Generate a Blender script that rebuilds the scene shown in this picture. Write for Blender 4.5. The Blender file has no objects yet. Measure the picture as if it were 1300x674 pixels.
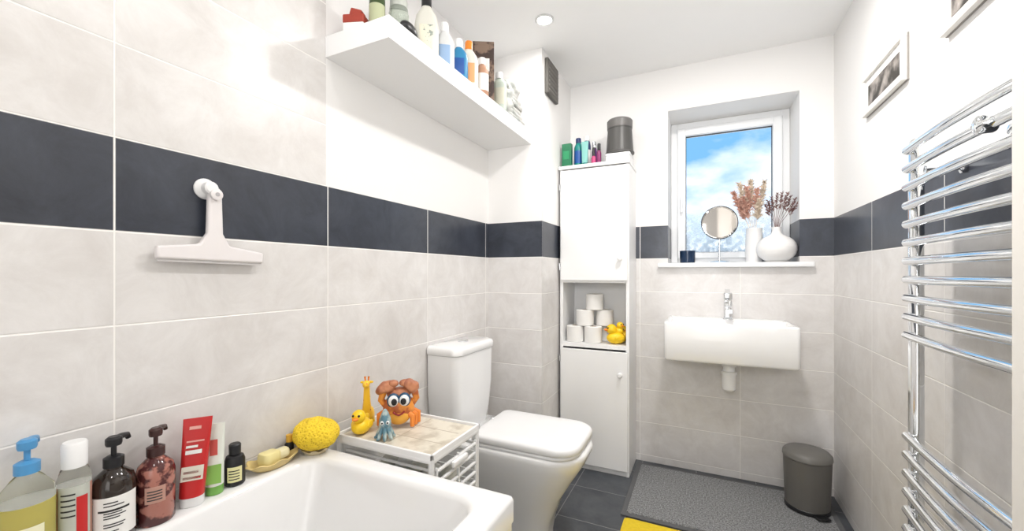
import bpy, math, random
from mathutils import Vector, Matrix, noise as mnoise
random.seed(7)
D=bpy.data
scene=bpy.context.scene
try:
    scene.view_settings.view_transform='Standard'
    scene.view_settings.look='None'
except Exception: pass

HC=1.16; CEIL=2.40
XL=-1.135; XR=0.617; YB=2.62; YN=-0.95
BX=-0.80; BY=2.086

# ---------------------------------------------------------------- materials
MC={}
def P(name,col,rough=0.45,metal=0.0,var=0.06,scale=12,bump=0.0,bscale=80,trans=0.0,ior=1.45,emit=None,es=0,sss=0,coat=0,alpha=1):
    if name in MC: return MC[name]
    m=D.materials.new(name); m.use_nodes=True
    nt=m.node_tree; b=nt.nodes['Principled BSDF']
    b.inputs['Roughness'].default_value=rough
    b.inputs['Metallic'].default_value=metal
    b.inputs['Transmission Weight'].default_value=trans
    b.inputs['IOR'].default_value=ior
    b.inputs['Coat Weight'].default_value=coat
    b.inputs['Alpha'].default_value=alpha
    if sss: b.inputs['Subsurface Weight'].default_value=sss; b.inputs['Subsurface Scale'].default_value=0.01
    if emit: b.inputs['Emission Color'].default_value=(*emit,1); b.inputs['Emission Strength'].default_value=es
    tc=nt.nodes.new('ShaderNodeTexCoord')
    n=nt.nodes.new('ShaderNodeTexNoise'); n.inputs['Scale'].default_value=scale; n.inputs['Detail'].default_value=4
    nt.links.new(tc.outputs['Object'],n.inputs['Vector'])
    mx=nt.nodes.new('ShaderNodeMix'); mx.data_type='RGBA'
    mx.inputs[6].default_value=(*[c*(1-var) for c in col],1)
    mx.inputs[7].default_value=(*[min(1,c*(1+var)) for c in col],1)
    nt.links.new(n.outputs['Fac'],mx.inputs[0])
    nt.links.new(mx.outputs[2],b.inputs['Base Color'])
    if bump:
        n2=nt.nodes.new('ShaderNodeTexNoise'); n2.inputs['Scale'].default_value=bscale; n2.inputs['Detail'].default_value=5
        nt.links.new(tc.outputs['Object'],n2.inputs['Vector'])
        bp=nt.nodes.new('ShaderNodeBump'); bp.inputs['Strength'].default_value=bump; bp.inputs['Distance'].default_value=0.004
        nt.links.new(n2.outputs['Fac'],bp.inputs['Height']); nt.links.new(bp.outputs['Normal'],b.inputs['Normal'])
    MC[name]=m
    return m

def patt(name,c1,c2,scale,kind='noise',rough=0.5,lo=0.45,hi=0.55,bump=0.0):
    if name in MC: return MC[name]
    m=D.materials.new(name); m.use_nodes=True
    nt=m.node_tree; b=nt.nodes['Principled BSDF']; b.inputs['Roughness'].default_value=rough
    tc=nt.nodes.new('ShaderNodeTexCoord')
    if kind=='voronoi':
        n=nt.nodes.new('ShaderNodeTexVoronoi'); out=n.outputs['Distance']
    elif kind=='wave':
        n=nt.nodes.new('ShaderNodeTexWave'); n.inputs['Distortion'].default_value=6; n.inputs['Detail'].default_value=3; out=n.outputs['Fac']
    else:
        n=nt.nodes.new('ShaderNodeTexNoise'); n.inputs['Detail'].default_value=5; out=n.outputs['Fac']
    n.inputs['Scale'].default_value=scale
    nt.links.new(tc.outputs['Object'],n.inputs['Vector'])
    mr=nt.nodes.new('ShaderNodeMapRange'); mr.inputs[1].default_value=lo; mr.inputs[2].default_value=hi
    nt.links.new(out,mr.inputs[0])
    mx=nt.nodes.new('ShaderNodeMix'); mx.data_type='RGBA'
    mx.inputs[6].default_value=(*c1,1); mx.inputs[7].default_value=(*c2,1)
    nt.links.new(mr.outputs[0],mx.inputs[0]); nt.links.new(mx.outputs[2],b.inputs['Base Color'])
    if bump:
        bp=nt.nodes.new('ShaderNodeBump'); bp.inputs['Strength'].default_value=bump; bp.inputs['Distance'].default_value=0.004
        nt.links.new(out,bp.inputs['Height']); nt.links.new(bp.outputs['Normal'],b.inputs['Normal'])
    MC[name]=m
    return m

def tile_mat(name,axis,off,W=0.544,zoff=1.250,H=0.2015,floor=False,tall_until=None):
    m=D.materials.new(name); m.use_nodes=True
    nt=m.node_tree; N=nt.nodes; L=nt.links; b=N['Principled BSDF']
    g=N.new('ShaderNodeNewGeometry'); s=N.new('ShaderNodeSeparateXYZ'); L.new(g.outputs['Position'],s.inputs[0])
    def M(op,a,bb=None,c=None):
        n=N.new('ShaderNodeMath'); n.operation=op
        for i,v in enumerate((a,bb,c)):
            if v is None: continue
            if isinstance(v,(int,float)): n.inputs[i].default_value=v
            else: L.new(v,n.inputs[i])
        return n.outputs[0]
    u=s.outputs[axis]; v=s.outputs['Y'] if floor else s.outputs['Z']
    cu=M('DIVIDE',M('SUBTRACT',u,off),W); cv=M('DIVIDE',M('SUBTRACT',v,zoff),H)
    def dd(c,w):
        f=M('FRACT',c); return M('MULTIPLY',M('MINIMUM',f,M('SUBTRACT',1.0,f)),w)
    d=M('MINIMUM',dd(cu,W),dd(cv,H))
    mr=N.new('ShaderNodeMapRange'); mr.inputs[1].default_value=0.0010; mr.inputs[2].default_value=0.0026
    L.new(d,mr.inputs[0]); tile=mr.outputs[0]
    cb=N.new('ShaderNodeCombineXYZ'); L.new(M('FLOOR',cu),cb.inputs[0]); L.new(M('FLOOR',cv),cb.inputs[1])
    wn=N.new('ShaderNodeTexWhiteNoise'); L.new(cb.outputs[0],wn.inputs['Vector'])
    # mottling, offset per tile
    va=N.new('ShaderNodeVectorMath'); va.operation='MULTIPLY_ADD'
    L.new(wn.outputs['Color'],va.inputs[0]); va.inputs[1].default_value=(7,7,7); L.new(g.outputs['Position'],va.inputs[2])
    n1=N.new('ShaderNodeTexNoise'); n1.inputs['Scale'].default_value=7.5; n1.inputs['Detail'].default_value=12; n1.inputs['Roughness'].default_value=0.70
    n1.inputs['Distortion'].default_value=0.5
    L.new(va.outputs[0],n1.inputs['Vector'])
    def mix(f,a,bb):
        n=N.new('ShaderNodeMix'); n.data_type='RGBA'
        for i,vv in ((0,f),(6,a),(7,bb)):
            if isinstance(vv,tuple): n.inputs[i].default_value=(*vv,1)
            elif isinstance(vv,(int,float)): n.inputs[i].default_value=vv
            else: L.new(vv,n.inputs[i])
        return n.outputs[2]
    mr2=N.new('ShaderNodeMapRange'); mr2.inputs[1].default_value=0.32; mr2.inputs[2].default_value=0.68
    L.new(n1.outputs['Fac'],mr2.inputs[0])
    slate=mix(mr2.outputs[0],(0.022,0.026,0.038),(0.050,0.058,0.078))
    if floor:
        col=mix(tile,(0.26,0.26,0.26),mix(mr2.outputs[0],(0.045,0.052,0.062),(0.095,0.103,0.115)))
        rough=0.4; bumpf=tile
        b.inputs['Roughness'].default_value=rough
    else:
        light=mix(mr2.outputs[0],(0.64,0.615,0.597),(0.775,0.76,0.75))
        zb=1.250; zt=1.4515
        band=M('MULTIPLY',M('GREATER_THAN',v,zb),M('LESS_THAN',v,zt))
        tcx=mix(band,light,slate)
        col=mix(tile,(0.92,0.90,0.87),tcx)
        paint=M('GREATER_THAN',v,zt+0.001)
        if tall_until is not None: paint=M('MULTIPLY',paint,M('GREATER_THAN',u,tall_until))
        col=mix(paint,col,(0.83,0.82,0.81))
        bumpf=M('MAXIMUM',tile,paint)
        r=M('ADD',0.30,M('MULTIPLY',paint,0.40)); L.new(r,b.inputs['Roughness'])
    h=M('ADD',bumpf,M('MULTIPLY',n1.outputs['Fac'],0.22))
    bp=N.new('ShaderNodeBump'); bp.inputs['Strength'].default_value=0.5; bp.inputs['Distance'].default_value=0.002
    L.new(h,bp.inputs['Height']); L.new(bp.outputs['Normal'],b.inputs['Normal'])
    L.new(col,b.inputs['Base Color'])
    return m

# ---------------------------------------------------------------- geometry helpers
def G(name,loc=(0,0,0),rz=0):
    e=D.objects.new(name,None); e.location=loc; e.rotation_euler=(0,0,rz); e.empty_display_size=0.05
    scene.collection.objects.link(e); return e
def mk(name,v,f,mat,parent=None,smooth=True,ang=38,loc=(0,0,0),rot=(0,0,0)):
    me=D.meshes.new(name); me.from_pydata([tuple(p) for p in v],[],f); me.update()
    import bmesh
    bm=bmesh.new(); bm.from_mesh(me); bmesh.ops.recalc_face_normals(bm,faces=bm.faces); bm.to_mesh(me); bm.free()
    if smooth:
        for p in me.polygons: p.use_smooth=True
        me.set_sharp_from_angle(angle=math.radians(ang))
    o=D.objects.new(name,me); scene.collection.objects.link(o)
    if mat: me.materials.append(mat)
    o.location=loc; o.rotation_euler=rot
    if parent: o.parent=parent
    return o
def box(name,x0,x1,y0,y1,z0,z1,mat,parent=None,bev=0.0,rot=(0,0,0)):
    cx,cy,cz=(x0+x1)/2,(y0+y1)/2,(z0+z1)/2; a,b,c=abs(x1-x0)/2,abs(y1-y0)/2,abs(z1-z0)/2
    v=[(sx*a,sy*b,sz*c) for sx in(-1,1) for sy in(-1,1) for sz in(-1,1)]
    f=[(0,1,3,2),(4,6,7,5),(0,4,5,1),(2,3,7,6),(0,2,6,4),(1,5,7,3)]
    o=mk(name,v,f,mat,parent,smooth=bool(bev),loc=(cx,cy,cz),rot=rot)
    if bev:
        md=o.modifiers.new('b','BEVEL'); md.width=bev; md.segments=3; md.limit_method='ANGLE'
        for p in o.data.polygons: p.use_smooth=True
        md.harden_normals=False
    return o
def lathe(name,prof,mat,parent=None,loc=(0,0,0),seg=36,sx=1,sy=1,rot=(0,0,0),ang=38,cap=True):
    v=[];f=[]
    n=len(prof)
    for r,z in prof:
        for i in range(seg):
            a=2*math.pi*i/seg; v.append((max(r,1e-5)*math.cos(a)*sx,max(r,1e-5)*math.sin(a)*sy,z))
    for j in range(n-1):
        for i in range(seg):
            k=(i+1)%seg; f.append((j*seg+i,j*seg+k,(j+1)*seg+k,(j+1)*seg+i))
    if cap:
        f.append(tuple(range(seg))[::-1]); f.append(tuple((n-1)*seg+i for i in range(seg)))
    return mk(name,v,f,mat,parent,loc=loc,rot=rot,ang=ang)
def arc(name,r,z0,z1,a0,a1,mat,parent=None,loc=(0,0,0),n=14,sx=1,sy=1,r2=None):
    v=[];f=[]
    r2=r if r2 is None else r2
    for i in range(n+1):
        a=a0+(a1-a0)*i/n
        v.append((r*math.cos(a)*sx,r*math.sin(a)*sy,z0)); v.append((r2*math.cos(a)*sx,r2*math.sin(a)*sy,z1))
    for i in range(n): f.append((2*i,2*i+2,2*i+3,2*i+1))
    return mk(name,v,f,mat,parent,loc=loc)
def rloop(x0,x1,y0,y1,r,z,n=7):
    if not isinstance(r,(tuple,list)): r=(r,)*4   # order: x1y1, x0y1, x0y0, x1y0
    pts=[]
    mxr=min(abs(x1-x0),abs(y1-y0))/2-1e-4
    for (cx,cy,a0,sx,sy),rr in zip(((x1,y1,0,-1,-1),(x0,y1,90,1,-1),(x0,y0,180,1,1),(x1,y0,270,-1,1)),r):
        rr=max(min(rr,mxr),1e-4)
        for i in range(n+1):
            a=math.radians(a0+90*i/n)
            pts.append((cx+sx*rr+rr*math.cos(a),cy+sy*rr+rr*math.sin(a),z))
    return pts
def loft(name,loops,mat,parent=None,cap0=True,cap1=True,loc=(0,0,0),rot=(0,0,0),ang=38,smooth=True):
    v=[];f=[];n=len(loops[0])
    for l in loops: v+=l
    for j in range(len(loops)-1):
        for i in range(n):
            k=(i+1)%n; f.append((j*n+i,j*n+k,(j+1)*n+k,(j+1)*n+i))
    if cap0: f.append(tuple(range(n))[::-1])
    if cap1: f.append(tuple((len(loops)-1)*n+i for i in range(n)))
    return mk(name,v,f,mat,parent,loc=loc,rot=rot,ang=ang,smooth=smooth)
def rbox(name,x0,x1,y0,y1,z0,z1,r,e,mat,parent=None,**k):
    """rounded-corner upright box with eased top / bottom edges"""
    def L(i,z): return rloop(x0+i,x1-i,y0+i,y1-i,max(r-i,0.001),z)
    return loft(name,[L(e,z0),L(e*.3,z0+e*.3),L(0,z0+e),L(0,z1-e),L(e*.3,z1-e*.3),L(e,z1)],mat,parent,**k)
def tube(name,pts,r,mat,parent=None,seg=14,loc=(0,0,0),rot=(0,0,0)):
    pts=[Vector(p) for p in pts]; v=[];f=[]
    rs=r if isinstance(r,(list,tuple)) else [r]*len(pts)
    prev=None
    for i,p in enumerate(pts):
        t=(pts[min(i+1,len(pts)-1)]-pts[max(i-1,0)]).normalized()
        if prev is None:
            up=Vector((0,0,1)) if abs(t.z)<0.9 else Vector((1,0,0))
            a=t.cross(up).normalized()
        else:
            a=(prev-t*prev.dot(t)).normalized()
        prev=a; b=t.cross(a)
        for j in range(seg):
            q=2*math.pi*j/seg; v.append(p+(a*math.cos(q)+b*math.sin(q))*rs[i])
    n=len(pts)
    for i in range(n-1):
        for j in range(seg):
            k=(j+1)%seg; f.append((i*seg+j,i*seg+k,(i+1)*seg+k,(i+1)*seg+j))
    f.append(tuple(range(seg))[::-1]); f.append(tuple((n-1)*seg+j for j in range(seg)))
    return mk(name,v,f,mat,parent,loc=loc,rot=rot)
def sph(name,r,loc,mat,parent=None,sc=(1,1,1),rot=(0,0,0),seg=28,rings=16,lump=0,lf=20):
    v=[];f=[]
    for j in range(1,rings):
        th=math.pi*j/rings
        for i in range(seg):
            a=2*math.pi*i/seg; p=Vector((math.sin(th)*math.cos(a),math.sin(th)*math.sin(a),math.cos(th)))
            v.append(p)
    v.append(Vector((0,0,1))); v.append(Vector((0,0,-1)))
    T=len(v)-2;B=len(v)-1
    for j in range(rings-2):
        for i in range(seg):
            k=(i+1)%seg; f.append((j*seg+i,(j+1)*seg+i,(j+1)*seg+k,j*seg+k))
    for i in range(seg):
        k=(i+1)%seg; f.append((T,i,k)); f.append((B,(rings-2)*seg+k,(rings-2)*seg+i))
    out=[]
    for p in v:
        q=Vector((p.x*r*sc[0],p.y*r*sc[1],p.z*r*sc[2]))
        if lump: q=q*(1+lump*mnoise.noise(q*lf+Vector(loc)*3))
        out.append(q)
    return mk(name,out,f,mat,parent,loc=loc,rot=rot,ang=80)
def prismX(name,pts,x0,x1,mat,parent=None,bev=0,loc=(0,0,0),rot=(0,0,0)):
    """outline given in (y,z), extruded along x"""
    n=len(pts); v=[(x0,p[0],p[1]) for p in pts]+[(x1,p[0],p[1]) for p in pts]
    f=[tuple(range(n)),tuple(range(n,2*n))[::-1]]+[(i,(i+1)%n,n+(i+1)%n,n+i) for i in range(n)]
    o=mk(name,v,f,mat,parent,smooth=bool(bev),loc=loc,rot=rot)
    if bev:
        md=o.modifiers.new('b','BEVEL'); md.width=bev; md.segments=3; md.limit_method='ANGLE'; md.angle_limit=math.radians(40)
    return o

# ---------------------------------------------------------------- common mats
M_left=tile_mat('left_wall_tiles','Y',0.4215,tall_until=0.958)
M_right=tile_mat('right_wall_tiles','Y',0.468)
M_back=tile_mat('back_wall_tiles','X',0.191)
M_boxf=tile_mat('boxing_front_tiles','X',-0.60)
M_boxs=tile_mat('boxing_side_tiles','Y',2.086)
M_floor=tile_mat('slate_floor_tiles','X',-0.335,W=0.30,zoff=0.06,H=0.30,floor=True)
white_paint=P('white_wall_paint',(0.84,0.83,0.82),0.8,var=0.015,bump=0.05,bscale=60)
ceil_paint=P('ceiling_paint',(0.89,0.89,0.89),0.85,var=0.01)
cream=P('cream_wall_paint',(0.80,0.77,0.72),0.7,var=0.02)
ceramic=P('white_ceramic',(0.88,0.88,0.88),0.12,var=0.01,coat=0.4)
acrylic=P('white_acrylic',(0.86,0.86,0.86),0.13,var=0.01,coat=0.3)
lam=P('white_laminate',(0.86,0.86,0.86),0.4,var=0.01)
wplast=P('white_plastic',(0.86,0.86,0.86),0.35,var=0.02)
upvc=P('white_upvc',(0.88,0.89,0.90),0.3,var=0.01)
chrome=P('chrome',(0.82,0.84,0.86),0.06,1.0,var=0.01)
black=P('black_plastic',(0.012,0.012,0.014),0.35)
darkgrey=P('dark_grey_plastic',(0.075,0.073,0.07),0.4)
yellow=P('yellow_rubber',(0.93,0.62,0.02),0.35)
orange=P('orange_rubber',(0.85,0.25,0.03),0.35)
wlabel=P('white_label',(0.85,0.84,0.81),0.6,var=0.02)
ink=P('label_ink',(0.03,0.03,0.03),0.6)
green=P('green_plastic',(0.03,0.28,0.12),0.4)
red=P('red_plastic',(0.55,0.02,0.02),0.35)
blue=P('blue_plastic',(0.02,0.09,0.33),0.35)

# ---------------------------------------------------------------- room shell
box('floor',XL-.1,XR+.1,YN-.1,YB+.35,-0.1,0,M_floor)
box('ceiling',XL-.1,XR+.1,YN-.1,YB+.35,CEIL,CEIL+.1,ceil_paint)
box('wall_left',XL-.1,XL,YN-.1,YB+.35,0,CEIL,M_left)
box('wall_right',XR,XR+.1,YN-.1,YB+.35,0,CEIL,M_right)
box('wall_near',XL,XR,YN-.1,YN,0,CEIL,white_paint)
box('wall_door_side',0.434,XR,-0.1,0.90,0,CEIL,cream)
# boxing in the corner (two tiled faces)
bxe=G('wall_boxing')
box('boxing_core',XL,BX-.004,BY+.004,YB,0,CEIL,M_boxf,bxe)
box('boxing_front',XL,BX,BY,BY+.004,0,CEIL,M_boxf,bxe)
box('boxing_side',BX-.004,BX,BY+.0005,YB,0,CEIL,M_boxs,bxe)
# back wall with window opening
WX0,WX1,WZ0,WZ1=-0.191,0.468,1.215,2.14
wb=G('wall_back')
box('back_below',XL,XR,YB,YB+.34,0,WZ0,M_back,wb)
box('back_above',XL,XR,YB,YB+.34,WZ1,CEIL,M_back,wb)
box('back_left',XL,WX0,YB,YB+.34,WZ0,WZ1,M_back,wb)
box('back_right',WX1,XR,YB,YB+.34,WZ0,WZ1,M_back,wb)

# window
win=G('window_1')
FY0,FY1=2.875,2.935
def frame(pref,x0,x1,z0,z1,wl,wr,wt,wbm,y0,y1,mat,par,bev=0.006):
    box(pref+'_left',x0,x0+wl,y0,y1,z0,z1,mat,par,bev); box(pref+'_right',x1-wr,x1,y0,y1,z0,z1,mat,par,bev)
    box(pref+'_top',x0+wl-.003,x1-wr+.003,y0,y1,z1-wt,z1,mat,par,bev); box(pref+'_bottom',x0+wl-.003,x1-wr+.003,y0,y1,z0,z0+wbm,mat,par,bev)
frame('outer_frame',WX0,WX1,WZ0+.012,WZ1,.045,.045,.045,.035,FY0,FY1,upvc,win)
frame('sash_frame',WX0+.04,WX1-.04,WZ0+.040,WZ1-.04,.050,.050,.050,.040,FY0-.022,FY1-.015,upvc,win)
gk=P('window_gasket',(0.05,0.05,0.055),0.6)
frame('gasket',WX0+.089,WX1-.089,WZ0+.078,WZ1-.089,.004,.004,.004,.004,FY0+.004,FY0+.02,gk,win,0)
# glass : clear above, frosted film towards the bottom
gm=D.materials.new('part_frosted_glass'); gm.use_nodes=True
nt=gm.node_tree; N=nt.nodes; L=nt.links
for n in list(N): N.remove(n)
out=N.new('ShaderNodeOutputMaterial'); tr=N.new('ShaderNodeBsdfTransparent'); tr.inputs[0].default_value=(.97,.98,1,1)
tl=N.new('ShaderNodeBsdfTranslucent'); tl.inputs[0].default_value=(.85,.9,.95,1)
df=N.new('ShaderNodeBsdfDiffuse'); df.inputs[0].default_value=(.75,.8,.84,1)
ad=N.new('ShaderNodeMixShader'); ad.inputs[0].default_value=0.4; L.new(tl.outputs[0],ad.inputs[1]); L.new(df.outputs[0],ad.inputs[2])
ge=N.new('ShaderNodeNewGeometry'); sp=N.new('ShaderNodeSeparateXYZ'); L.new(ge.outputs['Position'],sp.inputs[0])
vo=N.new('ShaderNodeTexNoise'); vo.inputs['Scale'].default_value=38; vo.inputs['Detail'].default_value=6; L.new(ge.outputs['Position'],vo.inputs['Vector'])
mr=N.new('ShaderNodeMapRange'); mr.inputs[1].default_value=1.56; mr.inputs[2].default_value=1.36; mr.inputs[3].default_value=0; mr.inputs[4].default_value=.9
L.new(sp.outputs['Z'],mr.inputs[0])
mr2=N.new('ShaderNodeMapRange'); mr2.inputs[1].default_value=0.40; mr2.inputs[2].default_value=0.60; mr2.inputs[3].default_value=.15; mr2.inputs[4].default_value=1.0
L.new(vo.outputs['Fac'],mr2.inputs[0])
mu=N.new('ShaderNodeMath'); mu.operation='MULTIPLY'; L.new(mr.outputs[0],mu.inputs[0]); L.new(mr2.outputs[0],mu.inputs[1])
m2=N.new('ShaderNodeMixShader'); L.new(mu.outputs[0],m2.inputs[0]); L.new(tr.outputs[0],m2.inputs[1]); L.new(ad.outputs[0],m2.inputs[2])
L.new(m2.outputs[0],out.inputs[0])
box('glass_pane',WX0+.090,WX1-.090,FY0+.012,FY0+.016,WZ0+.079,WZ1-.090,gm,win)
# handle
box('handle_base',WX0+.056,WX0+.076,FY0-.032,FY0-.02,1.60,1.68,upvc,win,.004)
box('handle_lever',WX0+.058,WX0+.074,FY0-.05,FY0-.034,1.55,1.66,upvc,win,.005)
# sill
sill=G('trim_1')
rbox('window_sill',WX0-.055,WX1+.06,YB-.035,YB-.0005,1.195,1.222,.004,.004,upvc,sill)
box('sill_inner',WX0+.001,WX1-.001,YB-.001,FY0,1.2155,1.222,upvc,sill)
SZ=1.222

# neighbour's hedge / tree line seen far beyond the glass
hedge=P('distant_foliage',(.14,.20,.12),.9,var=.5,scale=3)
g=G('garden_trees')
for i in range(9):
    x=-6+1.9*i+random.uniform(-.5,.5)
    sph('tree_crown',1.0,(x,13+random.uniform(-1,1),.80+random.uniform(-.35,.15)),hedge,g,sc=(1.1,1,.9),lump=.5,lf=2.2,seg=40,rings=24)

# ---------------------------------------------------------------- bath
b=G('bathtub')
bx0,bx1,by0,by1=XL+.003,-0.415,-0.80,0.90
ZR=0.62
def bl(i,z): return rloop(bx0+i,bx1-i,by0+i,by1-i,max(.012-i*.3,.004),z,8)
ix0,ix1,iy0,iy1=bx0+.082,bx1-.060,by0+.07,by1-.055
def il(i,z,r,j=0,k=0): return rloop(ix0+i,ix1-i,iy0+i+k,iy1-i-j,r,z,8)
loft('tub_shell',[bl(0.012,0.56),bl(0,.56),bl(0,.608),bl(.003,.616),bl(.010,.62),
  il(-.004,.62,.065),il(.004,.617,.063),il(.010,.605,.06),il(.022,.54,.065,.01),il(.045,.38,.085,.05,.02),il(.07,.24,.10,.10,.05),il(.10,.195,.10,.13,.08),il(.14,.18,.09,.16,.11)],acrylic,b,cap0=False,ang=50)
box('bath_panel',bx1-.02,bx1-.006,by0+.005,by1-.005,0,.562,acrylic,b,.003)
box('bath_end_panel',bx0+.005,bx1-.02,by1-.02,by1-.006,0,.562,acrylic,b,.003)
lathe('drain',[(0,0),(.03,0),(.032,.004),(.02,.006),(0,.006)],chrome,b,loc=(-.76,-.45,.1805))

# ---------------------------------------------------------------- toilet (faces +X)
t=G('toilet',(XL,1.675,0))
def tl_(x0,x1,hy,rf,z,rb=.02): return rloop(x0,x1,-hy,hy,(rf,rb,rb,rf),z,12)
loft('pan',[tl_(.003,.53,.120,.09,0),tl_(.003,.53,.120,.09,.02),tl_(.003,.545,.122,.095,.10),tl_(.003,.585,.135,.11,.20),tl_(.003,.64,.158,.13,.29),
   tl_(.003,.685,.178,.145,.36),tl_(.003,.703,.186,.15,.40),tl_(.003,.705,.187,.15,.418),tl_(.006,.698,.182,.145,.424)],ceramic,t,ang=60)
def sl(i,z): return rloop(.235+i,.688-i,-.178+i,.178-i,(.10-i*.5,.035,.035,.10-i*.5),z,12)
loft('seat_ring',[sl(.004,.4245),sl(0,.428),sl(0,.437),sl(.004,.440)],wplast,t,ang=60)
def sl2(i,z): return rloop(.225+i,.694-i,-.181+i,.181-i,(.10-i*.5,.035,.035,.10-i*.5),z,12)
loft('seat_lid',[sl2(.003,.4415),sl2(0,.445),sl2(0,.462),sl2(.004,.470),sl2(.014,.474),sl2(.05,.476)],wplast,t,ang=60)
for s in(-1,1): lathe('hinge',[(.001,0),(.014,0),(.014,.03),(.010,.034),(.001,.034)],chrome,t,loc=(.205,s*.08,.4245),seg=18)
def tk(i,j,z): return rloop(.003,.165-i,-.172+j,.172-j,(.045,.006,.006,.045),z,8)
loft('cistern',[tk(.018,.022,.424),tk(.008,.010,.50),tk(.0,.0,.62),tk(-.003,-.002,.79)],ceramic,t,ang=50)
def tk2(i,z): return rloop(.003,.175-i,-.180+i,.180-i,(.05,.006,.006,.05),z,8)
loft('cistern_lid',[tk2(.004,.791),tk2(0,.795),tk2(0,.818),tk2(.005,.827),tk2(.018,.831)],ceramic,t,ang=50)
lathe('flush_button',[(.001,.0),(.026,0),(.026,.006),(.022,.008),(.001,.008)],chrome,t,loc=(.085,0,.831),seg=28)

# ---------------------------------------------------------------- wall hung basin
s=G('wall_basin')
sx0,sx1,sy0,sy1=-.187,.415,2.283,YB-.001
def so(i,z): return rloop(sx0+i,sx1-i,sy0+i,sy1,(.004,.004,.018,.018),z,6)
def si(i,z,r): return rloop(sx0+.028+i,sx1-.028-i,sy0+.022+i,sy1-.120-i,r,z,6)
loft('basin_body',[so(.018,.700),so(.006,.704),so(0,.714),so(0,.896),so(.002,.903),so(.007,.906),si(-.004,.906,.03),si(.002,.902,.03),si(.012,.86,.04),si(.03,.81,.05),si(.06,.795,.05)],ceramic,s,ang=50)
lathe('waste',[(.001,0),(.028,0),(.028,.004),(.001,.005)],chrome,s,loc=(.112,2.39,.7955))
lathe('waste_outlet',[(.022,.0),(.022,.045),(.034,.047),(.034,.085)],wplast,s,loc=(.125,2.44,.62))
lathe('bottle_trap',[(.020,0),(.032,.012),(.034,.03),(.034,.09),(.038,.092),(.038,.105),(.030,.108),(.026,.13)],wplast,s,loc=(.125,2.44,.535))
tube('trap_pipe',[(.125,2.46,.60),(.125,2.50,.60),(.125,2.56,.60),(.125,2.619,.60)],.017,wplast,s)
tp=G('mixer_tap',(.125,2.545,.906))
loft('tap_base',[rloop(-.026,.026,-.026,.026,.012,0),rloop(-.026,.026,-.026,.026,.012,.006),rloop(-.021,.021,-.021,.021,.010,.008),rloop(-.021,.021,-.021,.021,.010,.10),rloop(-.019,.019,-.019,.019,.008,.104)],chrome,tp)
loft('tap_spout',[[(p[0],-p[2]*1.0,p[1]) for p in rloop(-.018,.018,.050,.080,.006,0)],[(p[0],-.11,p[1]-.012) for p in rloop(-.017,.017,.052,.076,.006,0)],[(p[0],-.115,p[1]-.012) for p in rloop(-.015,.015,.054,.074,.006,0)]],chrome,tp)
loft('tap_lever_block',[rloop(-.021,.021,-.021,.021,.009,.108),rloop(-.022,.022,-.022,.022,.009,.112),rloop(-.022,.022,-.022,.022,.009,.142),rloop(-.018,.018,-.018,.018,.009,.147)],chrome,tp)
box('tap_lever',-.013,.013,-.022,.06,.146,.155,chrome,tp,.003,rot=(.28,0,0))

# ---------------------------------------------------------------- tall cabinet
c=G('tall_cabinet')
cx0,cx1,cy0,cy1=-.788,-.378,2.365,YB-.003
CT=1.806
pn=.018
box('side_left',cx0,cx0+pn,cy0,cy1,0,CT-.02,lam,c,.001)
box('side_right',cx1-pn,cx1,cy0,cy1,0,CT-.02,lam,c,.001)
box('back_panel',cx0+pn,cx1-pn,cy1-.006,cy1,.03,CT-.02,lam,c)
box('top_board',cx0-.004,cx1+.004,cy0-.02,cy1,CT-.02,CT,lam,c,.002)
box('bottom_board',cx0+pn,cx1-pn,cy0,cy1-.006,.05,.068,lam,c)
box('plinth',cx0+pn,cx1-pn,cy0+.004,cy0+.02,0,.05,lam,c)
box('shelf_low',cx0+pn,cx1-pn,cy0,cy1-.006,.720,.745,lam,c,.001)
box('shelf_mid',cx0+pn,cx1-pn,cy0,cy1-.006,1.105,1.130,lam,c,.001)
box('door_lower',cx0+.008,cx1-.006,cy0-.018,cy0-.0015,.035,.710,lam,c,.0025)
box('door_upper',cx0+.008,cx1-.006,cy0-.018,cy0-.0015,1.118,CT-.028,lam,c,.0025)
for z in (1.245,.585): lathe('knob',[(.006,0),(.006,.012),(.014,.018),(.015,.026),(.010,.031),(.001,.032)],wplast,c,loc=(cx1-.045,cy0-.018,z),rot=(math.pi/2,0,0),seg=20)
for z in (1.68,1.2,.65,.10): box('hinge',cx0-.001,cx0+.006,cy0-.016,cy0+.004,z-.02,z+.02,chrome,c)

# toilet rolls
paper=P('toilet_paper',(0.82,0.81,0.79),0.9,bump=.2,bscale=120,var=.02)
tube_c=P('cardboard',(0.45,0.33,0.22),0.9)
def roll(x,y,z):
    g=G('toilet_roll',(x,y,z))
    lathe('paper',[(.020,.002),(.049,0),(.053,.003),(.053,.093),(.049,.096),(.021,.096),(.019,.090),(.019,.006)],paper,g,seg=32,cap=False)
    lathe('core',[(.0195,.003),(.0195,.0955),(.0185,.0955),(.0185,.003)],tube_c,g,seg=24,cap=False)
ZS=.7455
roll(-.710,2.425,ZS); roll(-.600,2.425,ZS); roll(-.655,2.545,ZS); roll(-.655,2.445,ZS+.0965); roll(-.545,2.545,ZS); roll(-.548,2.500,ZS+.0965); roll(-.600,2.465,ZS+.193)

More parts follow.
